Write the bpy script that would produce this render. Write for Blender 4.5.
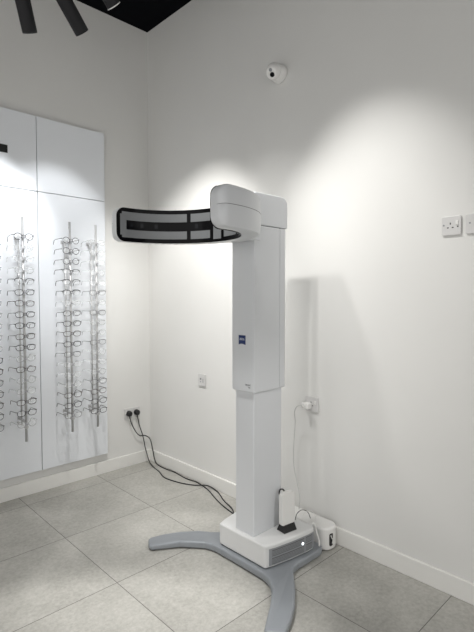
import bpy, bmesh, math, random
from mathutils import Vector, Matrix
random.seed(7)
for o in list(bpy.data.objects): bpy.data.objects.remove(o)
SC = bpy.context.scene
COL = SC.collection

# ------------------------------------------------------------ camera
CAM = Vector((-2.26229, -3.43008, 1.43))
FPX, PITCH, YAW = 468.74, 0.0431728, 0.802945
cd = bpy.data.cameras.new('camera'); cam = bpy.data.objects.new('camera', cd); COL.objects.link(cam)
cd.sensor_fit = 'VERTICAL'; cd.sensor_height = 24.0; cd.lens = FPX / 632 * 24.0
cd.clip_start = 0.05; cd.clip_end = 60
cam.location = CAM
cam.rotation_euler = (math.pi/2 - PITCH, 0, YAW - math.pi/2)
SC.camera = cam

# ------------------------------------------------------------ light and exposure
SC.view_settings.view_transform = 'Standard'; SC.view_settings.look = 'None'
SC.view_settings.gamma = 1.0; SC.view_settings.exposure = 0.0
SC.view_settings.use_curve_mapping = False
w = bpy.data.worlds.new('world'); SC.world = w; w.use_nodes = True
bg = w.node_tree.nodes['Background']
bg.inputs[0].default_value = (1.0, 0.985, 0.96, 1); bg.inputs[1].default_value = 1.12

def spot(name, loc, target, power, cone, blend=0.6, size=0.035, color=(1, 0.965, 0.91)):
    l = bpy.data.lights.new(name, 'SPOT'); o = bpy.data.objects.new(name, l); COL.objects.link(o)
    l.energy = power; l.spot_size = math.radians(cone); l.spot_blend = blend
    l.shadow_soft_size = size; l.color = color
    o.location = loc
    o.rotation_euler = (Vector(target) - Vector(loc)).to_track_quat('-Z', 'Y').to_euler()
    return o

NEUTRAL = (0.97, 0.985, 1.0)
WARM = (1.0, 0.983, 0.95)
spot('spot_panel_left', (-1.32, -0.86, 2.72), (-1.27, -0.0, 1.84), 60, 50, 0.55, color=NEUTRAL)
spot('spot_panel_right', (-1.08, -1.03, 2.76), (-0.79, -0.0, 1.82), 42, 46, 0.60, color=NEUTRAL)
spot('spot_corner', (-0.95, -1.15, 2.91), (0.0, -0.58, 1.05), 160, 70, 0.85, color=WARM)
spot('spot_column', (-1.10, -1.33, 3.02), (0.0, -1.42, 1.00), 54, 64, 0.9, size=0.06, color=WARM)
spot('spot_column_side', (-1.10, -1.79, 3.03), (0.0, -1.95, 0.95), 46, 60, 0.9, size=0.03, color=WARM)
spot('spot_wall', (-1.10, -1.95, 3.05), (0.0, -2.16, 1.58), 84, 56, 0.9, color=WARM)
spot('spot_floor', (-2.3, -2.4, 3.2), (-1.9, -2.2, 0.0), 340, 44, 0.35, color=WARM)
spot('fill_streak_left', (-1.65, -1.45, 3.0), (-1.33, -0.60, 0.0), 75, 19, 0.7, color=WARM)  # added light without a fixture, lays the far end of the floor streak
spot('fill_streak_centre', (-1.60, -1.65, 3.1), (-0.92, -1.38, 0.0), 110, 26, 0.7, color=WARM)  # second added light, carries the streak on towards the scanner
spot('fill_column_foot', (-1.1, -4.2, 3.2), (-0.45, -1.85, 0.45), 110, 22, 0.8, color=WARM)  # unseen fill light, added to brighten the lower column's near side

# ------------------------------------------------------------ materials
def mat(name, color, rough=0.5, metal=0.0, bump=0.0, bscale=60, var=0.0, vscale=8, coat=0.0, trans=0.0, alpha=1.0, spec=0.5, emit=0.0):
    m = bpy.data.materials.new(name); m.use_nodes = True
    nt = m.node_tree; b = nt.nodes['Principled BSDF']
    b.inputs['Base Color'].default_value = (*color, 1); b.inputs['Roughness'].default_value = rough
    b.inputs['Metallic'].default_value = metal; b.inputs['Coat Weight'].default_value = coat
    b.inputs['Transmission Weight'].default_value = trans; b.inputs['Alpha'].default_value = alpha
    b.inputs['Specular IOR Level'].default_value = spec
    if emit:
        b.inputs['Emission Color'].default_value = (*color, 1); b.inputs['Emission Strength'].default_value = emit
    tc = nt.nodes.new('ShaderNodeTexCoord')
    if var:
        n = nt.nodes.new('ShaderNodeTexNoise'); n.inputs['Scale'].default_value = vscale; n.inputs['Detail'].default_value = 5
        nt.links.new(tc.outputs['Object'], n.inputs['Vector'])
        r = nt.nodes.new('ShaderNodeValToRGB')
        r.color_ramp.elements[0].position = 0.3; r.color_ramp.elements[1].position = 0.7
        r.color_ramp.elements[0].color = (*[c*(1-var) for c in color], 1)
        r.color_ramp.elements[1].color = (*[min(1, c*(1+var)) for c in color], 1)
        nt.links.new(n.outputs['Fac'], r.inputs['Fac']); nt.links.new(r.outputs['Color'], b.inputs['Base Color'])
    if bump:
        n = nt.nodes.new('ShaderNodeTexNoise'); n.inputs['Scale'].default_value = bscale; n.inputs['Detail'].default_value = 3
        nt.links.new(tc.outputs['Object'], n.inputs['Vector'])
        bp = nt.nodes.new('ShaderNodeBump'); bp.inputs['Strength'].default_value = bump; bp.inputs['Distance'].default_value = 0.002
        nt.links.new(n.outputs['Fac'], bp.inputs['Height']); nt.links.new(bp.outputs['Normal'], b.inputs['Normal'])
    return m

M = {}
M['wall'] = mat('wall_paint', (0.70, 0.698, 0.682), 0.85, bump=0.12, bscale=220, var=0.015, vscale=2, spec=0.2)
M['trim'] = mat('trim_paint', (0.76, 0.755, 0.73), 0.45, var=0.01)
M['ceiling'] = mat('black_ceiling_paint', (0.004, 0.0045, 0.006), 0.95, var=0.1, spec=0.05)
M['panel'] = mat('white_gloss_board', (0.765, 0.79, 0.825), 0.25, var=0.006, vscale=2)
M['panel_edge'] = mat('board_edge', (0.72, 0.72, 0.70), 0.5, var=0.01)
M['body'] = mat('white_plastic_shell', (0.62, 0.635, 0.655), 0.38, bump=0.03, bscale=500, var=0.008)
M['body2'] = mat('warm_white_plastic', (0.66, 0.665, 0.665), 0.42, var=0.01)
M['white'] = mat('white_plastic', (0.74, 0.735, 0.72), 0.35, var=0.01)
M['seam'] = mat('seam_dark', (0.10, 0.10, 0.105), 0.7, var=0.05)
M['black'] = mat('black_plastic', (0.008, 0.008, 0.009), 0.35, var=0.1)
M['gloss'] = mat('black_glass', (0.004, 0.004, 0.005), 0.12, var=0.05, spec=0.12)
M['lens_dark'] = mat('camera_lens_glass', (0.006, 0.007, 0.010), 0.08, var=0.05, spec=0.25)
M['diffuser'] = mat('grey_light_diffuser', (0.24, 0.25, 0.26), 0.35, var=0.02, spec=0.25)
M['grille'] = mat('grey_grille_plastic', (0.25, 0.26, 0.275), 0.5, var=0.04)
M['grille_dark'] = mat('dark_grille_slot', (0.12, 0.125, 0.13), 0.6, var=0.05)
M['foot'] = mat('silver_grey_paint', (0.29, 0.31, 0.335), 0.45, metal=0.25, var=0.03, vscale=12)
M['metal'] = mat('brushed_steel', (0.52, 0.52, 0.525), 0.38, metal=0.35, var=0.05)
M['lamp'] = mat('black_lamp_metal', (0.013, 0.013, 0.015), 0.6, var=0.1, spec=0.3)
M['lamp_glow'] = mat('lamp_glow', (1.0, 0.94, 0.84), 0.5, emit=6.0)
M['steel_plate'] = mat('brushed_socket_plate', (0.50, 0.495, 0.49), 0.34, metal=0.35, var=0.04)
M['plate_white'] = mat('white_socket_plate', (0.60, 0.595, 0.59), 0.35, var=0.01)
M['blue'] = mat('blue_badge', (0.010, 0.028, 0.12), 0.4, var=0.02)
M['cable_white'] = mat('off_white_cable', (0.52, 0.52, 0.51), 0.5, var=0.01)
M['badge_white'] = mat('badge_white', (0.75, 0.78, 0.85), 0.5, var=0.01)
M['ink'] = mat('grey_print', (0.05, 0.05, 0.055), 0.6, var=0.02)
M['led'] = mat('status_light', (0.85, 0.92, 1.0), 0.4, emit=5.0)
M['f_black'] = mat('black_acetate', (0.012, 0.012, 0.014), 0.25, var=0.05)
M['f_brown'] = mat('dark_brown_acetate', (0.045, 0.03, 0.024), 0.3, var=0.2, vscale=90)
M['f_grey'] = mat('grey_metal_frame', (0.20, 0.20, 0.21), 0.3, metal=0.4, var=0.05)
M['f_clear'] = mat('clear_acetate', (0.72, 0.74, 0.75), 0.15, alpha=0.40, var=0.03)
M['lens'] = mat('demo_lens', (0.90, 0.92, 0.93), 0.05, alpha=0.10, var=0.01)
M['acrylic'] = mat('clear_bracket', (0.55, 0.56, 0.58), 0.2, alpha=0.6, var=0.02)

def floor_mat():
    m = bpy.data.materials.new('grey_stone_tiles'); m.use_nodes = True
    nt = m.node_tree; N = nt.nodes; L = nt.links; b = N['Principled BSDF']
    tc = N.new('ShaderNodeTexCoord'); sp = N.new('ShaderNodeSeparateXYZ'); L.new(tc.outputs['Object'], sp.inputs[0])
    def math_(op, a, b_=None):
        n = N.new('ShaderNodeMath'); n.operation = op
        for i, v in enumerate((a, b_)):
            if v is None: continue
            if isinstance(v, (int, float)): n.inputs[i].default_value = v
            else: L.new(v, n.inputs[i])
        return n.outputs[0]
    ds = []; ids = []
    for ax, off in (('X', 0.510), ('Y', 0.775)):
        u = math_('DIVIDE', math_('ADD', sp.outputs[ax], off + 6.0), 0.6)
        fr = math_('FRACT', u); ids.append(math_('FLOOR', u))
        ds.append(math_('SUBTRACT', 0.5, math_('ABSOLUTE', math_('SUBTRACT', fr, 0.5))))
    d = math_('MINIMUM', ds[0], ds[1])
    line = math_('LESS_THAN', d, 0.0030)
    cx = N.new('ShaderNodeCombineXYZ'); L.new(ids[0], cx.inputs[0]); L.new(ids[1], cx.inputs[1])
    wn = N.new('ShaderNodeTexWhiteNoise'); L.new(cx.outputs[0], wn.inputs['Vector'])
    va = N.new('ShaderNodeVectorMath'); va.operation = 'MULTIPLY_ADD'
    L.new(wn.outputs['Color'], va.inputs[0]); va.inputs[1].default_value = (7, 7, 7); L.new(tc.outputs['Object'], va.inputs[2])
    n1 = N.new('ShaderNodeTexNoise'); n1.inputs['Scale'].default_value = 3.5; n1.inputs['Detail'].default_value = 8; n1.inputs['Roughness'].default_value = 0.65
    n2 = N.new('ShaderNodeTexNoise'); n2.inputs['Scale'].default_value = 55; n2.inputs['Detail'].default_value = 6; n2.inputs['Roughness'].default_value = 0.7
    L.new(va.outputs[0], n1.inputs['Vector']); L.new(va.outputs[0], n2.inputs['Vector'])
    mixf = math_('ADD', math_('MULTIPLY', n1.outputs['Fac'], 0.45), math_('MULTIPLY', n2.outputs['Fac'], 0.55))
    r = N.new('ShaderNodeValToRGB'); r.color_ramp.elements[0].position = 0.36; r.color_ramp.elements[1].position = 0.64
    r.color_ramp.elements[0].color = (0.33, 0.323, 0.298, 1); r.color_ramp.elements[1].color = (0.50, 0.493, 0.462, 1)
    L.new(mixf, r.inputs['Fac'])
    mx = N.new('ShaderNodeMix'); mx.data_type = 'RGBA'
    L.new(line, mx.inputs['Factor']); L.new(r.outputs['Color'], mx.inputs['A']); mx.inputs['B'].default_value = (0.13, 0.125, 0.115, 1)
    L.new(mx.outputs['Result'], b.inputs['Base Color'])
    b.inputs['Roughness'].default_value = 0.55; b.inputs['Specular IOR Level'].default_value = 0.35
    bp = N.new('ShaderNodeBump'); bp.inputs['Strength'].default_value = 0.15; bp.inputs['Distance'].default_value = 0.002
    L.new(n2.outputs['Fac'], bp.inputs['Height']); L.new(bp.outputs['Normal'], b.inputs['Normal'])
    return m
M['floor'] = floor_mat()

# ------------------------------------------------------------ helpers
def obj(name, bm, m, parent=None, smooth=False, bevel=0.0, seg=2, origin=None):
    me = bpy.data.meshes.new(name)
    bmesh.ops.recalc_face_normals(bm, faces=bm.faces)
    if smooth:
        for f in bm.faces: f.smooth = True
    if origin is not None:
        bmesh.ops.translate(bm, verts=bm.verts, vec=-Vector(origin))
    bm.to_mesh(me); bm.free()
    for x in (m if isinstance(m, (list, tuple)) else [m]): me.materials.append(x)
    o = bpy.data.objects.new(name, me); COL.objects.link(o)
    if origin is not None: o.location = origin
    if parent is not None: o.parent = parent
    if bevel:
        md = o.modifiers.new('bevel', 'BEVEL'); md.width = bevel; md.segments = seg; md.limit_method = 'ANGLE'; md.angle_limit = math.radians(30)
        md.harden_normals = False
    return o
def thing(name, label, cat, loc=(0, 0, 0), rz=0, group=None):
    o = bpy.data.objects.new(name, None); COL.objects.link(o); o.empty_display_size = 0.05
    o.location = loc; o.rotation_euler = (0, 0, rz)
    return tag(o, label, cat, group)
def tag(o, label, cat, group=None):
    o['label'] = label; o['category'] = cat
    if group: o['group'] = group
    return o
def structure(name, bm, m, **k):
    o = obj(name, bm, m, **k); o['kind'] = 'structure'; return o
def box(bm, x0, x1, y0, y1, z0, z1, mi=0):
    vs = [bm.verts.new((x, y, z)) for x in (x0, x1) for y in (y0, y1) for z in (z0, z1)]
    for idx in ((0, 1, 3, 2), (4, 6, 7, 5), (0, 4, 5, 1), (2, 3, 7, 6), (0, 2, 6, 4), (1, 5, 7, 3)):
        f = bm.faces.new([vs[i] for i in idx]); f.material_index = mi
    return bm
def B(*a): return box(bmesh.new(), *a)
def prism(bm, pts, z0, z1, mi=0):
    a = [bm.verts.new((x, y, z0)) for x, y in pts]; b = [bm.verts.new((x, y, z1)) for x, y in pts]
    bm.faces.new(a).material_index = mi; bm.faces.new(b).material_index = mi
    for i in range(len(pts)):
        j = (i+1) % len(pts); bm.faces.new((a[i], a[j], b[j], b[i])).material_index = mi
    return bm
def cyl(bm, p0, p1, r0, r1=None, n=20, mi=0, cap=True):
    r1 = r0 if r1 is None else r1
    p0 = Vector(p0); p1 = Vector(p1); d = (p1-p0).normalized()
    u = d.orthogonal().normalized(); v = d.cross(u)
    A = []; Bb = []
    for i in range(n):
        t = 2*math.pi*i/n; e = u*math.cos(t)+v*math.sin(t)
        A.append(bm.verts.new(p0+e*r0)); Bb.append(bm.verts.new(p1+e*r1))
    for i in range(n):
        j = (i+1) % n; f = bm.faces.new((A[i], A[j], Bb[j], Bb[i])); f.material_index = mi; f.smooth = True
    if cap:
        bm.faces.new(A).material_index = mi; bm.faces.new(Bb).material_index = mi
    return bm
def lathe(bm, p0, axis, prof, n=28, mi=0):
    p0 = Vector(p0); d = Vector(axis).normalized(); u = d.orthogonal().normalized(); v = d.cross(u)
    rings = []
    for h, r in prof:
        rings.append([bm.verts.new(p0+d*h+(u*math.cos(2*math.pi*i/n)+v*math.sin(2*math.pi*i/n))*max(r, 1e-5)) for i in range(n)])
    for a, b in zip(rings, rings[1:]):
        for i in range(n):
            j = (i+1) % n; f = bm.faces.new((a[i], a[j], b[j], b[i])); f.material_index = mi; f.smooth = True
    bm.faces.new(rings[0]).material_index = mi; bm.faces.new(rings[-1]).material_index = mi
    return bm
def smooth_path(pts, k=6):
    pts = [Vector(p) for p in pts]; out = []
    P = [pts[0]*2-pts[1]] + pts + [pts[-1]*2-pts[-2]]
    for i in range(1, len(P)-2):
        a, b, c, d = P[i-1:i+3]
        for s in range(k):
            t = s/k
            out.append(0.5*((2*b)+(c-a)*t+(2*a-5*b+4*c-d)*t*t+(3*b-a-3*c+d)*t**3))
    out.append(pts[-1]); return out
def tube(bm, pts, r, n=8, mi=0):
    pts = [Vector(p) for p in pts]; rings = []
    u = None
    for i, p in enumerate(pts):
        d = (pts[min(i+1, len(pts)-1)]-pts[max(i-1, 0)]).normalized()
        u = d.orthogonal().normalized() if u is None else (u-d*u.dot(d)).normalized()
        v = d.cross(u)
        rings.append([bm.verts.new(p+(u*math.cos(2*math.pi*k/n)+v*math.sin(2*math.pi*k/n))*r) for k in range(n)])
    for a, b in zip(rings, rings[1:]):
        for i in range(n):
            j = (i+1) % n; f = bm.faces.new((a[i], a[j], b[j], b[i])); f.smooth = True; f.material_index = mi
    bm.faces.new(rings[0]).material_index = mi; bm.faces.new(rings[-1]).material_index = mi
    return bm
def rrect(w_, h, r, n=5, cx=0, cy=0):
    out = []
    for sx, sy, a0 in ((1, 1, 0), (-1, 1, 90), (-1, -1, 180), (1, -1, 270)):
        for i in range(n+1):
            a = math.radians(a0+90*i/n)
            out.append((cx+sx*(w_/2-r)+r*math.cos(a), cy+sy*(h/2-r)+r*math.sin(a)))
    return out

# ------------------------------------------------------------ the room
structure('floor', B(-4.6, 0.0, -6.2, 0.0, -0.05, 0.0), M['floor'])
structure('wall_left', B(-4.6, 0.1, 0.0, 0.1, -0.05, 3.70), M['wall'])
structure('wall_right', B(0.0, 0.1, -6.2, 0.0, -0.05, 3.70), M['wall'])
structure('ceiling', B(-4.6, 0.1, -6.2, 0.1, 3.64, 3.70), M['ceiling'])
structure('baseboard_left', B(-4.6, -0.016, -0.016, 0.0, 0.0, 0.10), M['trim'], bevel=0.004)
structure('baseboard_right', B(-0.016, 0.0, -6.2, 0.0, 0.0, 0.10), M['trim'], bevel=0.004)

# ------------------------------------------------------------ display boards on the left wall
def board(name, x0, x1, z0, z1, label):
    t = thing(name, label, 'wall panel', ((x0+x1)/2, 0, z0))
    y = -0.036
    b_ = B(x0-(x0+x1)/2, x1-(x0+x1)/2, y, y+0.018, 0, z1-z0)
    obj('board_face', b_, M['panel'], t, bevel=0.0015, seg=1)
    obj('mounting_frame', box(bmesh.new(), x0+0.03-(x0+x1)/2, x1-0.03-(x0+x1)/2, y+0.018, 0, 0.03, z1-z0-0.02), M['panel_edge'], t)
    return t
G = 0.0022
board('wall_panel', -1.49, -0.950-G, 0.165, 2.168-G, 'tall white display board left of the dark seam, with a rod of spectacles at its centre right')
board('wall_panel', -0.950+G, -0.428, 0.165, 2.168-G, 'tall white display board nearest the room corner, behind two rods of spectacles')
board('wall_panel', -1.49, -0.950-G, 2.168+G, 2.693, 'short upper white wall board with the dark label strip on it')
board('wall_panel', -0.950+G, -0.428, 2.168+G, 2.693, 'short upper white wall board without a label, nearest the room corner')
o = obj('label_strip', B(-1.40, -1.145, -0.0405, -0.0362, 2.395, 2.448), M['black'], bevel=0.001)
tag(o, 'dark rectangular label strip on the upper left white board at the photo edge', 'sign')

# ------------------------------------------------------------ spectacles
def lens_outline(cx, w_, h, shape, n=26):
    out = []
    for i in range(n):
        a = 2*math.pi*i/n
        e = 2.0 if shape == 'round' else 3.0
        c, s = math.cos(a), math.sin(a)
        k = (abs(c)**e+abs(s)**e)**(-1/e)
        x = k*c*w_/2; z = k*s*h/2
        if shape != 'round' and s < 0: x *= 1-0.10*(-s)
        out.append((cx+x, z))
    return out
def make_glasses(kind, m):
    """front plane at y=0 facing -y, temples run back towards +y; origin at the bridge"""
    root = bpy.data.objects.new('spectacles', None); COL.objects.link(root); root.empty_display_size = 0.02
    shape = 'round' if kind == 'round' else 'soft'
    lw, lh = (0.049, 0.043) if kind == 'round' else (0.053, 0.037)
    r = 0.0020
    bm = bmesh.new()
    for s in (-1, 1):
        cx = s*0.0355
        pts = lens_outline(cx, lw, lh, shape)
        wrap = lambda x: 0.10*abs(x)**1.5*6*0.2
        P3 = [(x, wrap(x), z) for x, z in pts]
        if kind == 'half':
            top = [q for q in P3 if q[2] > -0.001]; top.sort(key=lambda q: q[0])
            tube(bm, top, r*1.15, 6)
            bot = [q for q in P3 if q[2] <= 0.001]; bot.sort(key=lambda q: q[0])
            tube(bm, bot, 0.0006, 4)
        else:
            tube(bm, P3+[P3[0]], r, 6)
        tube(bm, [(s*0.061, 0.005, 0.010), (s*0.067, 0.008, 0.011), (s*0.069, 0.014, 0.011)], 0.0026, 6)
    tube(bm, smooth_path([(-0.0115, 0, 0.006), (0, -0.002, 0.0095), (0.0115, 0, 0.006)], 4), 0.0019, 6)
    obj('frame_front', bm, m, root)
    for s in (-1, 1):
        bm = bmesh.new()
        f = bm.faces.new([bm.verts.new((x, 0.10*abs(x)**1.5*1.2, z)) for x, z in lens_outline(s*0.0355, lw-0.002, lh-0.002, shape)])
        bmesh.ops.solidify(bm, geom=[f], thickness=0.0012)
        obj('lens', bm, M['lens'], root)
    for s in (-1, 1):
        bm = bmesh.new()
        tube(bm, smooth_path([(s*0.069, 0.014, 0.011), (s*0.070, 0.06, 0.010), (s*0.069, 0.105, 0.008), (s*0.067, 0.122, -0.001), (s*0.065, 0.136, -0.022)], 4), 0.0019, 6)
        obj('temple', bm, m, root)
    return root
def copy_tree(o, parent=None):
    c = o.copy(); COL.objects.link(c)
    if parent: c.parent = parent
    for ch in list(o.children): copy_tree(ch, c)
    return c
PROTO = {}
used = set()
def place_glasses(kind, mk, x, z, y, label):
    key = (kind, mk)
    if key not in PROTO: PROTO[key] = make_glasses(kind, M[mk])
    if key in used: o = copy_tree(PROTO[key])
    else: o = PROTO[key]; used.add(key)
    o.location = (x, y, z)
    o.rotation_euler = (random.uniform(-0.05, 0.05), random.uniform(-0.03, 0.03), random.uniform(-0.06, 0.06))
    tag(o, label, 'glasses', 'spectacles hung on the display rods')

POLE_Y = -0.17
def make_rod(x, label):
    t = thing('spectacle_display_rod', label, 'display rod', (x, POLE_Y, 0.44), 0, 'spectacle display rods on the wall boards')
    H = 1.515
    obj('pole', cyl(bmesh.new(), (0, 0, 0), (0, 0, H), 0.0085, n=14), M['metal'], t)
    obj('lock_rod', cyl(bmesh.new(), (-0.004, 0.07, 0.10), (-0.004, 0.07, 1.40), 0.0055, n=10), M['metal'], t)
    bm = bmesh.new(); cyl(bm, (0, -0.012, 0.10), (0, 0.016, 0.10), 0.013, n=14); cyl(bm, (0, -0.019, 0.10), (0, -0.012, 0.10), 0.008, n=12)
    obj('key_lock', bm, M['metal'], t)
    for z in (0.135, 1.385):
        bm = bmesh.new(); box(bm, -0.007, 0.007, 0.0, 0.134, z-0.006, z+0.006); box(bm, -0.012, 0.012, 0.130, 0.134, z-0.012, z+0.012)
        obj('wall_bracket', bm, M['metal'], t, bevel=0.001, seg=1)
    bm = bmesh.new(); cyl(bm, (-0.028, 0.060, 0.122), (-0.028, 0.078, 0.122), 0.007, n=12); box(bm, -0.034, 0.0, 0.066, 0.073, 0.104, 0.110)
    obj('rod_latch', bm, M['metal'], t)
    for i in range(18):
        z = 1.823-0.074*i-0.44
        bm = bmesh.new(); box(bm, -0.005, 0.005, -0.026, -0.007, z-0.006, z+0.001); box(bm, -0.0085, 0.0085, -0.020, -0.015, z-0.010, z+0.003)
        obj('nose_holder', bm, M['acrylic'], t)
    return t
ROWS = ['topmost', 'second from the top', 'third from the top', 'fourth from the top', 'fifth from the top', 'sixth from the top', 'seventh from the top', 'eighth from the top', 'ninth from the top',
        'ninth from the bottom', 'eighth from the bottom', 'seventh from the bottom', 'sixth from the bottom', 'fifth from the bottom', 'fourth from the bottom', 'third from the bottom', 'second from the bottom', 'lowest']
RODS = [(-1.315, 'the rod at the left photo edge', 'PPPPPPPPPPPDDGDDDG'),
        (-1.105, 'the rod left of the panel seam', 'DPPPHDDDDDDPDPPDDP'),
        (-0.779, 'the rod right of the panel seam', 'DDDHHHPDDDDGPPPDDG'),
        (-0.579, 'the rod nearest the room corner', 'PPPPPGPGPPGPPPGDDD')]
RL = ['steel spectacle display rod cut off by the left edge of the photo',
      'steel spectacle display rod on the left white board, just left of the dark seam',
      'steel spectacle display rod just right of the dark seam, holding many dark frames',
      'steel spectacle display rod nearest the room corner, holding mostly pale frames']
ADJ = {'P': 'pale clear-framed spectacles', 'D': 'dark full-rim spectacles', 'H': 'dark half-rim spectacles', 'G': 'thin grey-rimmed spectacles'}
for (x, where, rows), rl in zip(RODS, RL):
    make_rod(x, rl)
    for i, k in enumerate(rows):
        if k == 'D': kind, mk = ('round', 'f_black') if i < 3 else ('soft', 'f_black' if (i % 3) else 'f_brown')
        elif k == 'H': kind, mk = 'half', 'f_black'
        elif k == 'G': kind, mk = 'soft', 'f_grey'
        else: kind, mk = ('round' if i % 2 else 'soft'), 'f_clear'
        place_glasses(kind, mk, x, 1.823-0.074*i, POLE_Y-0.020, '%s, %s on %s' % (ADJ[k], ROWS[i], where))

# ------------------------------------------------------------ the measuring machine
CY = -1.695
dev = thing('fitting_scanner', 'tall white optical fitting scanner on a grey Y-shaped foot, holding a curved camera arm', 'scanner', (-0.42, CY, 0))
DX = 0.42
def loc_(x, y): return (x+DX, y-CY)     # world -> the scanner's own frame
# foot: one smooth outline
half = [(-0.580, 0.0), (-0.582, 0.175), (-0.588, 0.205), (-0.602, 0.245), (-0.645, 0.297), (-0.72, 0.355), (-0.80, 0.405), (-0.850, 0.438), (-0.858, 0.452), (-0.852, 0.470), (-0.825, 0.512), (-0.805, 0.517),
        (-0.73, 0.486), (-0.65, 0.440), (-0.565, 0.375), (-0.50, 0.315), (-0.455, 0.272), (-0.43, 0.256), (-0.39, 0.248), (-0.20, 0.250), (-0.165, 0.243), (-0.145, 0.215), (-0.14, 0.0)]
pts = [(x+DX+(0.025 if v > 0.35 else 0), v) for x, v in half] + [(x+DX, -v) for x, v in reversed(half[1:-1])]
bm = bmesh.new(); prism(bm, pts, 0.006, 0.046)
for v in bm.verts:                               # the toes slope down towards their tips
    if v.co.z > 0.03:
        x = v.co.x-DX
        if x < -0.66: v.co.z = 0.046-(-0.66-x)*0.06
foot = obj('foot', bm, M['foot'], dev, bevel=0.011, seg=3)
for sx, sy in ((-0.80, 0.455), (-0.80, -0.455), (-0.20, 0.16), (-0.20, -0.16)):
    obj('levelling_pad', cyl(bmesh.new(), (sx+DX, sy, 0), (sx+DX, sy, 0.012), 0.018), M['black'], foot)
# base housing: flares towards its back
bp_ = [(-0.558, -0.172), (-0.558, 0.172), (-0.50, 0.190), (-0.38, 0.212), (-0.27, 0.226), (-0.225, 0.226), (-0.205, 0.205), (-0.205, -0.205), (-0.225, -0.226), (-0.27, -0.226), (-0.38, -0.212), (-0.50, -0.190)]
bm = bmesh.new(); prism(bm, [(x+DX, y) for x, y in bp_], 0.050, 0.168)
base = obj('base_housing', bm, M['body2'], dev, bevel=0.010, seg=3)
# side grilles follow the flare
def flare(x): 
    P = [(-0.558, 0.172), (-0.50, 0.190), (-0.38, 0.212), (-0.27, 0.226), (-0.225, 0.226)]
    for (a, b), (c, d) in zip(P, P[1:]):
        if a <= x <= c: return b+(d-b)*(x-a)/(c-a)
    return 0.226
for s in (-1, 1):
    bm = bmesh.new()
    def strip(x0, x1, z0, z1, off, mi):
        n = 10; prev = None
        for i in range(n+1):
            x = x0+(x1-x0)*i/n; y = s*(flare(x)+off)
            cur = [bm.verts.new((x+DX, y, z0)), bm.verts.new((x+DX, y, z1)), bm.verts.new((x+DX, y-s*0.006, z1)), bm.verts.new((x+DX, y-s*0.006, z0))]
            if prev:
                for k in range(4):
                    f = bm.faces.new((prev[k], prev[(k+1) % 4], cur[(k+1) % 4], cur[k])); f.material_index = mi
            else: bm.faces.new(cur).material_index = mi
            prev = cur
        bm.faces.new(prev).material_index = mi
    strip(-0.535, -0.225, 0.060, 0.147, 0.0015, 0)
    for z0, z1 in ((0.066, 0.098), (0.107, 0.139)):
        for x0, x1 in ((-0.518, -0.305), (-0.290, -0.240)):
            strip(x0, x1, z0, z1, 0.002, 1)
            for q in range(1, 5):
                zz = z0+(z1-z0)*q/5; strip(x0, x1, zz-0.0016, zz+0.0016, 0.0035, 0)
    obj('side_grille', bm, [M['grille'], M['grille_dark']], base)
bm = bmesh.new(); lathe(bm, (-0.315+DX, -(flare(-0.315)+0.001), 0.112), (0, -1, 0), [(0, 0.0065), (0.003, 0.0065), (0.004, 0.005)], 20)
l_ = obj('status_light', bm, M['led'], base); l_['label'] = 'glowing white status light'
# column
bm = bmesh.new(); prism(bm, [(-0.533+DX, -0.070), (-0.533+DX, 0.067), (-0.313+DX, 0.067), (-0.313+DX, -0.070)], 0.165, 1.0)
obj('lower_column', bm, M['body'], dev, bevel=0.006, seg=2)
bm = bmesh.new(); box(bm, -0.545+DX, -0.3465+DX, -0.082, 0.082, 0.929, 1.789)
uc = obj('upper_column', bm, M['body'], dev, bevel=0.0045, seg=2)
prof = [(-0.545, 1.792), (-0.284, 1.792), (-0.284, 1.905)]
for i in range(1, 9):
    a = math.radians(90*i/9); prof.append((-0.329+0.045*math.cos(a), 1.912+0.045*math.sin(a)))
prof += [(-0.329, 1.957), (-0.535, 1.957), (-0.545, 1.947)]
bm = bmesh.new()
A_ = [bm.verts.new((x+DX, -0.082, z)) for x, z in prof]; B_ = [bm.verts.new((x+DX, 0.082, z)) for x, z in prof]
bm.faces.new(A_); bm.faces.new(B_)
for i in range(len(prof)):
    j = (i+1) % len(prof); bm.faces.new((A_[i], A_[j], B_[j], B_[i]))
obj('column_head', bm, M['body'], dev, bevel=0.006, seg=3)
bm = bmesh.new(); prism(bm, [(-0.3448+DX, -0.081), (-0.3448+DX, 0.081), (-0.306+DX, 0.081), (-0.283+DX, 0.066), (-0.283+DX, -0.066), (-0.306+DX, -0.081)], 0.932, 1.789)
obj('rear_cover', bm, M['body'], dev, bevel=0.003, seg=2)
bm = bmesh.new(); box(bm, -0.54+DX, -0.335+DX, -0.076, 0.076, 1.00, 1.80)
obj('column_core', bm, M['seam'], dev)
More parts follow.
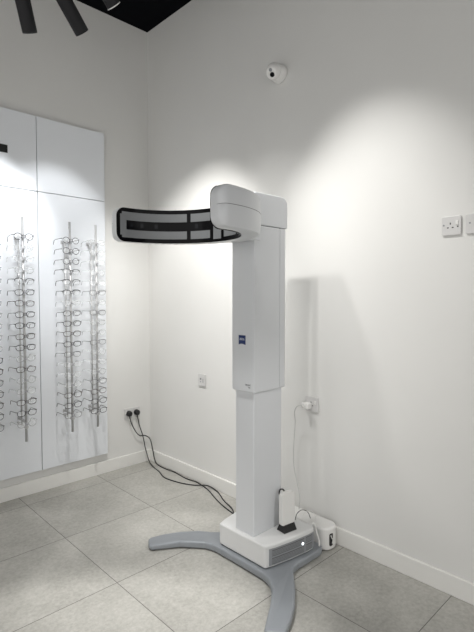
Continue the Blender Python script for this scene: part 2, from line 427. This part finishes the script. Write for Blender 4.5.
# blue badge on the column face: a shield square with a curved lower edge
bx = -0.5462+DX
def badge_pt(u, v): return (bx, -(1.6955-1.70)-u, v)     # u to the viewer's right (towards -y)
bm = bmesh.new()
cyv, hw = 1.199, 0.0245
outl = [(-hw, 0.0245), (hw, 0.0245), (hw, -0.0245)] + [(hw-2*hw*i/8, -0.0245+0.005*math.sin(math.pi*i/8)) for i in range(1, 8)] + [(-hw, -0.0245)]
a = [bm.verts.new((bx+0.001, 0.004-u, cyv+v)) for u, v in outl]; b = [bm.verts.new((bx-0.0012, 0.004-u, cyv+v)) for u, v in outl]
bm.faces.new(a); bm.faces.new(b)
for i in range(len(outl)):
    j = (i+1) % len(outl); bm.faces.new((a[i], a[j], b[j], b[i]))
badge = obj('badge', bm, M['blue'], dev)
badge['label'] = 'blue square badge with white lettering'
def lettering(name, text, loc, size, m, parent, sx=1.0):
    cu = bpy.data.curves.new(name, 'FONT'); cu.body = text; cu.size = size; cu.align_x = 'CENTER'; cu.align_y = 'CENTER'; cu.extrude = 0.0003
    tmp = bpy.data.objects.new(name, cu); COL.objects.link(tmp)
    bpy.context.view_layer.update()
    me = bpy.data.meshes.new_from_object(tmp.evaluated_get(bpy.context.evaluated_depsgraph_get()))
    bpy.data.objects.remove(tmp)
    R_ = Matrix(((0, 0, -1), (-1, 0, 0), (0, 1, 0)))   # text x -> -y, text y -> z, normal -> -x
    for v in me.vertices: v.co = R_ @ Vector((v.co.x*sx, v.co.y, v.co.z))
    me.materials.clear(); me.materials.append(m)
    o = bpy.data.objects.new(name, me); COL.objects.link(o); o.parent = parent; o.location = loc
    return o
lettering('badge_lettering', 'ZEISS', (bx-0.0016, 0.004, 1.203), 0.0155, M['badge_white'], badge, 1.0)
lettering('model_lettering', 'VISUFIT', (-0.5455+DX, -0.038, 0.966), 0.0125, M['ink'], dev, 1.0)
lettering('model_lettering', '1000', (-0.5455+DX, -0.047, 0.954), 0.0085, M['ink'], dev, 1.0)
# curved arm: inner and outer ellipse arcs, straight tips
ACX, TIPX = -1.01, -1.072
OX, OY, IX, IY = 0.395, 0.426, 0.292, 0.355
NA = 72
def arm_stations():
    """list of (u) in 0..1 along the arm; the centre arc takes the middle"""
    return 0
def path_pt(rx, ry, s, T):
    st = ACX-TIPX; 
    if s < st: return Vector((TIPX+s, ry))
    if s > T-st: return Vector((TIPX+(T-s), -ry))
    a = math.pi/2-math.pi*(s-st)/(T-2*st)
    return Vector((ACX+rx*math.cos(a), ry*math.sin(a)))
ARM_T = 2*(ACX-TIPX)+math.pi*0.37
def arm_sweep(bm, section, s_range=None, rnd=0.045, zc=1.776, hz=0.083, mi=None, plan=0.0):
    """section: closed loop of (t, z): t=0 on the inner ellipse, t=1 on the outer one"""
    T = ARM_T; s0, s1 = s_range or (0, T)
    st = [s0, s1]
    st += [T*k/NA for k in range(1, NA) if s0+1e-4 < T*k/NA < s1-1e-4 and (s_range or 0.055 < T*k/NA < T-0.055)]
    if not s_range:
        for k in range(1, 10):
            d = 0.055*(1-math.cos(math.pi/2*k/9)); st += [d, T-d]
    st = sorted(set(round(x, 6) for x in st)); rings = []
    for s in st:
        pi_, po = path_pt(IX, IY, s, T), path_pt(OX, OY, s, T)
        d = max(0, min(s, T-s)); sc = 1.0; ts = 1.0
        if not s_range:
            if d < rnd: sc = (hz-rnd+math.sqrt(max(0, rnd*rnd-(rnd-d)**2)))/hz
            if plan and d < plan: ts = 1-(plan-math.sqrt(max(0, plan*plan-(plan-d)**2)))/(OY-IY)
        ring = []
        for t_, z in section:
            q = pi_.lerp(po, t_*ts if t_ > 0 else t_); ring.append(bm.verts.new((q.x+DX, q.y, zc+(z-zc)*sc+0.005+q.y*0.016)))
        rings.append(ring)
    m_ = len(section)
    for a, b in zip(rings, rings[1:]):
        for i in range(m_):
            j = (i+1) % m_; f = bm.faces.new((a[i], a[j], b[j], b[i])); f.material_index = mi[i] if mi else 0
    bm.faces.new(rings[0]); bm.faces.new(rings[-1])
sec = [(0.0, 1.695), (0.0, 1.856), (0.20, 1.860), (0.70, 1.860), (0.88, 1.855), (0.97, 1.838), (1.0, 1.7825), (0.985, 1.7815), (1.0, 1.7805), (1.0, 1.745), (0.97, 1.712), (0.88, 1.697), (0.70, 1.692), (0.20, 1.692)]
mi = [0]*len(sec); mi[6] = 1; mi[7] = 1
bm = bmesh.new(); arm_sweep(bm, sec, mi=mi, plan=0.036)
arm = obj('curved_arm', bm, [M['body'], M['seam']], dev)
for f in arm.data.polygons: f.use_smooth = True
md = arm.modifiers.new('edges', 'EDGE_SPLIT'); md.split_angle = math.radians(40)
bm = bmesh.new(); arm_sweep(bm, [(-0.005, 1.691), (-0.005, 1.860), (-0.03, 1.860), (-0.03, 1.691)], zc=1.7755, hz=0.0845)
visor = obj('glass_visor', bm, M['gloss'], arm); visor['label'] = 'glossy black band around the inside of the arm'
def vis_strip(bm, s0, s1, z0, z1, off=0.040):
    arm_sweep(bm, [(-0.006, z0), (-0.006, z1), (-off, z1), (-off, z0)], s_range=(s0, s1))
SD = (ACX-TIPX)+(ARM_T-2*(ACX-TIPX))*(60/180.0)
for mir in (0, 1):
    def R2(a, b): return (a, b) if not mir else (ARM_T-b, ARM_T-a)
    bm = bmesh.new()
    for s0, s1, z0, z1 in [(0.020, 0.030, 1.724, 1.828), (0.030, 0.055, 1.712, 1.840), (0.055, SD-0.012, 1.799, 1.840), (0.055, SD-0.012, 1.712, 1.752),
                           (SD+0.012, SD+0.14, 1.799, 1.840), (SD+0.012, SD+0.14, 1.712, 1.752)]:
        vis_strip(bm, *R2(s0, s1), z0, z1)
    obj('light_diffuser', bm, M['diffuser'], visor)
    for s in (0.09, 0.16, 0.25, SD+0.05):
        bm = bmesh.new(); vis_strip(bm, *R2(s-0.010, s+0.010), 1.765, 1.787, 0.042); obj('camera_window', bm, M['lens_dark'], visor)
bm = bmesh.new(); vis_strip(bm, ARM_T/2-0.03, ARM_T/2+0.03, 1.705, 1.848); obj('centre_diffuser', bm, M['diffuser'], visor)
# joint between arm and column
bm = bmesh.new(); box(bm, -0.66+DX, -0.497+DX, -0.086, 0.086, 1.709, 1.855)
obj('arm_mount', bm, M['body'], dev, bevel=0.010, seg=3)

# ------------------------------------------------------------ router on the base
t = thing('wireless_router', 'slim white upright router with a black foot, standing on the scanner base', 'router', (-0.345, -1.832, 0.168), math.radians(-8))
bm = bmesh.new()
prof_ = rrect(0.090, 0.178, 0.016, 5, 0, 0.030+0.089)
a = [bm.verts.new((x, -0.0145, z)) for x, z in prof_]; b = [bm.verts.new((x, 0.0145, z)) for x, z in prof_]
bm.faces.new(a); bm.faces.new(b)
for i in range(len(prof_)):
    j = (i+1) % len(prof_); bm.faces.new((a[i], a[j], b[j], b[i]))
obj('router_body', bm, M['white'], t, bevel=0.003)
bm = bmesh.new()
lo = [(-0.045, -0.032), (0.045, -0.032), (0.045, 0.032), (-0.045, 0.032)]; hi = [(-0.040, -0.018), (0.040, -0.018), (0.040, 0.018), (-0.040, 0.018)]
a = [bm.verts.new((x, y, 0)) for x, y in lo]; b = [bm.verts.new((x, y, 0.036)) for x, y in hi]
bm.faces.new(a); bm.faces.new(b)
for i in range(4): bm.faces.new((a[i], a[(i+1) % 4], b[(i+1) % 4], b[i]))
obj('router_foot', bm, M['black'], t, bevel=0.002)
obj('port', B(-0.0422, -0.0408, -0.006, 0.006, 0.038, 0.052), M['black'], t)

# ------------------------------------------------------------ white cable box on the floor
t = thing('cable_box', 'rounded white cable box on the floor in the angle of wall, behind the scanner base', 'box', (-0.081, -1.770, 0))
bm = bmesh.new(); prism(bm, rrect(0.122, 0.36, 0.052, 7), 0.004, 0.134)
cbx = obj('box_body', bm, M['white'], t, bevel=0.014, seg=4)
for f in cbx.data.polygons: f.use_smooth = False
for y in (-0.12, 0.12): obj('box_foot', cyl(bmesh.new(), (0, y, 0), (0, y, 0.006), 0.014), M['black'], t)
bm = bmesh.new(); rr = rrect(0.026, 0.070, 0.008, 4, -0.018, 0.066)
a = [bm.verts.new((x, -0.1812, z)) for x, z in rr]; b = [bm.verts.new((x, -0.17, z)) for x, z in rr]
bm.faces.new(a); bm.faces.new(b)
for i in range(len(rr)):
    j = (i+1) % len(rr); bm.faces.new((a[i], a[j], b[j], b[i]))
obj('cable_slot', bm, M['black'], t)
bm = bmesh.new(); tube(bm, smooth_path([(-0.025, -0.180, 0.095), (-0.022, -0.185, 0.080), (-0.012, -0.186, 0.065), (-0.014, -0.184, 0.045)], 4), 0.003, 6)
tag(obj('white_cable', bm, M['white'], origin=None), 'short white cable showing in the black slot of the cable box', 'cable')
bpy.data.objects['white_cable'].location = (-0.081, -1.770, 0)

# ------------------------------------------------------------ sockets
def wall_frame(wall, u, z):     # 'R': plane x=0 facing -x, u = y ; 'L': plane y=0 facing -y, u = x
    return ((0, u, z), -math.pi/2) if wall == 'R' else ((u, 0, z), 0)
# local frame of a fitting: x to the viewer's right, -y out of the wall
def hole(bm, x, z, w_, h): box(bm, x-w_/2, x+w_/2, -0.0105, -0.004, z-h/2, z+h/2)
def socket(name, wall, u, z, wdt, hgt, gangs, m, label, cat='socket', holes=True, switch=True):
    loc, rz = wall_frame(wall, u, z)
    t = thing(name, label, cat, loc, rz)
    bm = bmesh.new(); pr = rrect(wdt, hgt, 0.006, 3)
    a = [bm.verts.new((x, 0, y)) for x, y in pr]; b = [bm.verts.new((x, -0.010, y)) for x, y in pr]
    bm.faces.new(a); bm.faces.new(b)
    for i in range(len(pr)):
        j = (i+1) % len(pr); bm.faces.new((a[i], a[j], b[j], b[i]))
    obj('face_plate', bm, m, t, bevel=0.0015)
    if gangs == 0: return t
    for g in range(gangs):
        gx = (g-(gangs-1)/2)*0.062
        if holes:
            bm = bmesh.new(); hole(bm, gx-0.004, 0.010, 0.005, 0.009); hole(bm, gx-0.015, -0.009, 0.008, 0.005); hole(bm, gx+0.007, -0.009, 0.008, 0.005)
            obj('pin_holes', bm, M['black'], t)
        if switch:
            sxp = gx+0.026 if gangs == 1 else gx+(0.024 if g else -0.026)
            bm = bmesh.new(); box(bm, sxp-0.006, sxp+0.006, -0.0135, -0.009, 0.002, 0.022)
            obj('rocker_switch', bm, M['white'] if m is not M['steel_plate'] else M['plate_white'], t, bevel=0.001)
    return t
s1 = socket('wall_socket', 'R', -2.538, 1.757, 0.088, 0.088, 1, M['plate_white'], 'square wall socket high on the right wall, the one seen whole', 'socket', True, True)
obj('fixing_screw', cyl(bmesh.new(), (-0.034, -0.008, 0.004), (-0.034, -0.0115, 0.004), 0.004, n=10), M['grille'], s1)
bm = bmesh.new(); hole(bm, 0.030, -0.006, 0.006, 0.006); obj('switch_indicator', bm, M['black'], s1)
s2 = socket('switch_plate', 'R', -2.676, 1.757, 0.146, 0.088, 0, M['plate_white'], 'wide white wall plate cut off by the right photo edge, beside the square socket', 'switch')
bm = bmesh.new(); hole(bm, -0.055, 0.004, 0.007, 0.007); obj('fixing_screw', bm, M['grille'], s2)
obj('switch_module', B(-0.034, 0.034, -0.0125, -0.009, -0.033, 0.033), M['plate_white'], s2, bevel=0.001)
socket('wall_socket', 'L', -0.185, 0.445, 0.146, 0.086, 2, M['plate_white'], 'double wall socket low on the left wall with two black plugs in it', 'socket', False, True)
s3 = socket('wall_socket', 'R', -0.712, 0.793, 0.088, 0.088, 1, M['plate_white'], 'small square wall outlet with nothing plugged in, low between the corner and the scanner', 'socket', False, False)
bm = bmesh.new(); hole(bm, -0.012, 0.008, 0.016, 0.014); hole(bm, 0.016, -0.004, 0.006, 0.030); hole(bm, -0.012, -0.014, 0.010, 0.008); obj('data_port', bm, M['grille'], s3)
socket('wall_socket', 'R', -1.740, 0.782, 0.096, 0.088, 1, M['plate_white'], 'grey wall socket right of the scanner column with a white charger in it', 'socket', True, True)

# ------------------------------------------------------------ plugs and cables
def plug(x, label):
    t = thing('power_plug', label, 'plug', (x, -0.010, 0.447))
    bm = bmesh.new(); lathe(bm, (0, 0, 0), (0, -1, 0), [(0, 0.0235), (0.010, 0.0245), (0.030, 0.021), (0.036, 0.015)], 22)
    obj('plug_body', bm, M['black'], t)
    bm = bmesh.new(); cyl(bm, (0, -0.020, -0.012), (0, -0.022, -0.042), 0.007, 0.004, 12); obj('strain_relief', bm, M['black'], t)
plug(-0.2205, 'round black power plug in the double socket, the left one')
plug(-0.1475, 'round black power plug in the double socket, the one nearer the corner')
def cable(name, pts, r, m, label, cat='cable', k=6):
    bm = bmesh.new(); tube(bm, smooth_path(pts, k), r, 8)
    return tag(obj(name, bm, m), label, cat)
R4 = 0.0042
cable('power_cable', [(-0.2205, -0.032, 0.415), (-0.205, -0.034, 0.36), (-0.165, -0.034, 0.285), (-0.125, -0.030, 0.245), (-0.075, -0.030, 0.235), (-0.035, -0.045, 0.20), (-0.026, -0.07, 0.12), (-0.030, -0.11, 0.03),
                     (-0.035, -0.17, R4), (-0.040, -0.28, R4), (-0.032, -0.40, R4), (-0.045, -0.56, R4), (-0.032, -0.68, R4), (-0.060, -0.84, R4), (-0.11, -0.97, R4), (-0.16, -1.12, R4), (-0.19, -1.30, R4), (-0.17, -1.42, 0.02), (-0.190, -1.50, 0.07)],
      R4, M['black'], 'black power cable that swings out to the corner from the left plug')
cable('power_cable', [(-0.1475, -0.032, 0.415), (-0.135, -0.038, 0.34), (-0.105, -0.045, 0.24), (-0.085, -0.052, 0.13), (-0.075, -0.09, 0.03), (-0.09, -0.18, R4), (-0.115, -0.30, R4), (-0.155, -0.43, R4),
                     (-0.135, -0.58, R4), (-0.085, -0.70, R4), (-0.030, -0.80, R4+0.009), (-0.035, -0.92, R4), (-0.10, -1.06, R4), (-0.15, -1.20, R4), (-0.23, -1.30, R4), (-0.25, -1.40, 0.02), (-0.235, -1.495, 0.08)],
      R4, M['black'], 'black power cable hanging straight down from the plug nearer the corner')
t = thing('usb_charger', 'small white charger plugged into the grey socket right of the column', 'charger', (-0.010, -1.722, 0.774), -math.pi/2)
obj('charger_body', B(-0.026, 0.022, -0.046, 0, -0.020, 0.018), M['white'], t, bevel=0.006, seg=3)
obj('connector', B(-0.014, -0.002, -0.062, -0.041, -0.005, 0.005), M['white'], t, bevel=0.002)
cable('charging_cable', [(-0.070, -1.717, 0.782), (-0.085, -1.690, 0.772), (-0.065, -1.655, 0.73), (-0.040, -1.640, 0.66), (-0.030, -1.625, 0.56), (-0.030, -1.62, 0.46), (-0.030, -1.625, 0.37), (-0.032, -1.65, 0.29), (-0.035, -1.675, 0.20), (-0.055, -1.685, 0.136)],
      0.0024, M['cable_white'], 'thin white cable hanging from the white charger down to the cable box')
cable('black_router_cable', [(-0.372, -1.812, 0.340), (-0.366, -1.795, 0.366), (-0.340, -1.785, 0.374), (-0.308, -1.782, 0.350), (-0.292, -1.780, 0.26), (-0.280, -1.775, 0.19), (-0.25, -1.775, 0.173)], 0.004, M['black'], 'black cable looped over the top of the white router', 'cable')
cable('black_lead', [(-0.235, -1.80, 0.172), (-0.205, -1.79, 0.195), (-0.160, -1.79, 0.202), (-0.120, -1.80, 0.180), (-0.100, -1.805, 0.139)], 0.0020, M['black'], 'thin black lead arching from the scanner base to the cable box')
cable('white_lead', [(-0.205, -1.89, 0.172), (-0.185, -1.895, 0.165), (-0.176, -1.905, 0.12), (-0.180, -1.925, 0.08), (-0.192, -1.935, 0.058)], 0.0045, M['white'], 'white lead bending down over the rear edge of the scanner base')
cable('white_lead', [(-0.215, -1.83, 0.172), (-0.175, -1.82, 0.20), (-0.130, -1.83, 0.20), (-0.105, -1.84, 0.170), (-0.100, -1.845, 0.139)], 0.0018, M['white'], 'thin white lead arching beside the black one onto the cable box')

# ------------------------------------------------------------ turret camera on the wall
t = thing('security_camera', 'white ball-shaped security camera high on the right wall', 'camera', (0, -1.478, 2.803))
bm = bmesh.new(); lathe(bm, (0, 0, 0), (-1, 0, 0), [(0, 0.054), (0.012, 0.056), (0.040, 0.052), (0.052, 0.046)], 32); obj('mount_ring', bm, M['white'], t)
bd = Vector((-0.74, -0.18, -0.52)).normalized()
bc = Vector((-0.062, 0, 0))
prof_ = [(0.050*math.sin(math.radians(a_)), 0.050*math.cos(math.radians(a_))) for a_ in range(-90, 46, 9)]
bm = bmesh.new(); lathe(bm, bc, bd, prof_, 28); ball = obj('camera_ball', bm, M['white'], t)
fd = bc+bd*(0.050*math.sin(math.radians(45)))
bm = bmesh.new(); lathe(bm, fd-bd*0.001, bd, [(0, 0.034), (0.003, 0.034), (0.004, 0.032)], 24); obj('face_ring', bm, M['white'], ball)
side = bd.cross(Vector((0, 1, 0))).normalized()
if side.z < 0: side = -side
bm = bmesh.new(); lathe(bm, fd+bd*0.003-side*0.010, bd, [(0, 0.0145), (0.004, 0.0135), (0.005, 0.006)], 20); obj('camera_lens', bm, M['gloss'], ball)
bm = bmesh.new(); lathe(bm, fd+bd*0.003+side*0.018, bd, [(0, 0.0105), (0.003, 0.0095)], 18); obj('infrared_lamp', bm, M['grille'], ball)

# ------------------------------------------------------------ track spotlights
def ray(px, py):
    F = Vector((math.cos(YAW)*math.cos(PITCH), math.sin(YAW)*math.cos(PITCH), -math.sin(PITCH)))
    Rr = Vector((math.sin(YAW), -math.cos(YAW), 0)); U = Rr.cross(F)
    return F+Rr*((px-237)/FPX)-U*((py-316)/FPX)
track_z = 3.36
def spotlight(E, D, label, r=0.037, L=0.30, rim=False):
    E = Vector(E); D = Vector(D).normalized()       # E: mouth of the lamp, D: the way it shines
    top = E-D*L
    t = thing('track_spotlight', label, 'spotlight', (top.x, top.y, track_z-0.02), 0, 'black spotlights on the ceiling track')
    o0 = Vector((top.x, top.y, track_z-0.02))
    bm = bmesh.new(); lathe(bm, top-o0, D, [(0, r*0.9), (0.006, r), (L-0.004, r), (L, r*0.97), (L, r*0.86), (L-0.03, r*0.80)], 30)
    bod = obj('lamp_body', bm, M['lamp'], t)
    bm = bmesh.new(); lathe(bm, (E-D*0.029)-o0, D, [(0, r*0.78), (0.003, r*0.78)], 24); obj('lamp_lens', bm, M['lamp_glow'], bod)
    if rim:
        bm = bmesh.new(); lathe(bm, (E-D*0.004)-o0, D, [(0, r*1.0), (0.0, r*1.03), (0.005, r*1.03), (0.005, r*0.9), (0.002, r*0.86)], 30)  # white ring paints bounced light onto the lip of the black lamp
        q = obj('lamp_rim_bounce', bm, M['white'], bod); q['label'] = 'pale ring standing in for bounced light on the mouth'
    bm = bmesh.new(); cyl(bm, (0, 0, 0), (0, 0, (top+D*0.05).z-o0.z), 0.008, n=10); obj('stem', bm, M['lamp'], t)
    bm = bmesh.new(); box(bm, -0.06, 0.06, -0.018, 0.018, -0.012, 0.020); obj('track_adapter', bm, M['lamp'], t, bevel=0.003)
LM = [((30, 33), 2.42, (16, -30), 2.30, 'black cylindrical spotlight hanging nearest the left photo edge'),
      ((82.3, 33), 2.45, (59.3, -9), 2.32, 'black cylindrical spotlight hanging second from the left, tilted to the right'),
      ((114, 6), 2.45, (96, -26), 2.35, 'black spotlight of which only the pale-edged mouth shows against the black ceiling')]
ends = []
for (pe, te, pt, tt, lab) in LM:
    E = CAM+ray(*pe)*te; U = CAM+ray(*pt)*tt
    spotlight(E, E-U, lab, rim='pale-edged' in lab); ends.append((E, (E-U).normalized()))
t = thing('lighting_track', 'black lighting track hung under the black ceiling carrying the spotlights', 'light track', (-1.25, -1.35, track_z))
bm = bmesh.new(); box(bm, -0.75, 0.75, -0.35, 0.35, 0.0, 0.012)
obj('track_rail', bm, M['lamp'], t)
for x, y in ((-0.6, -0.3), (0.6, -0.3), (-0.6, 0.3), (0.6, 0.3)):
    obj('hanger', cyl(bmesh.new(), (x, y, 0.01), (x, y, 3.64-track_z), 0.004, n=8), M['lamp'], t)
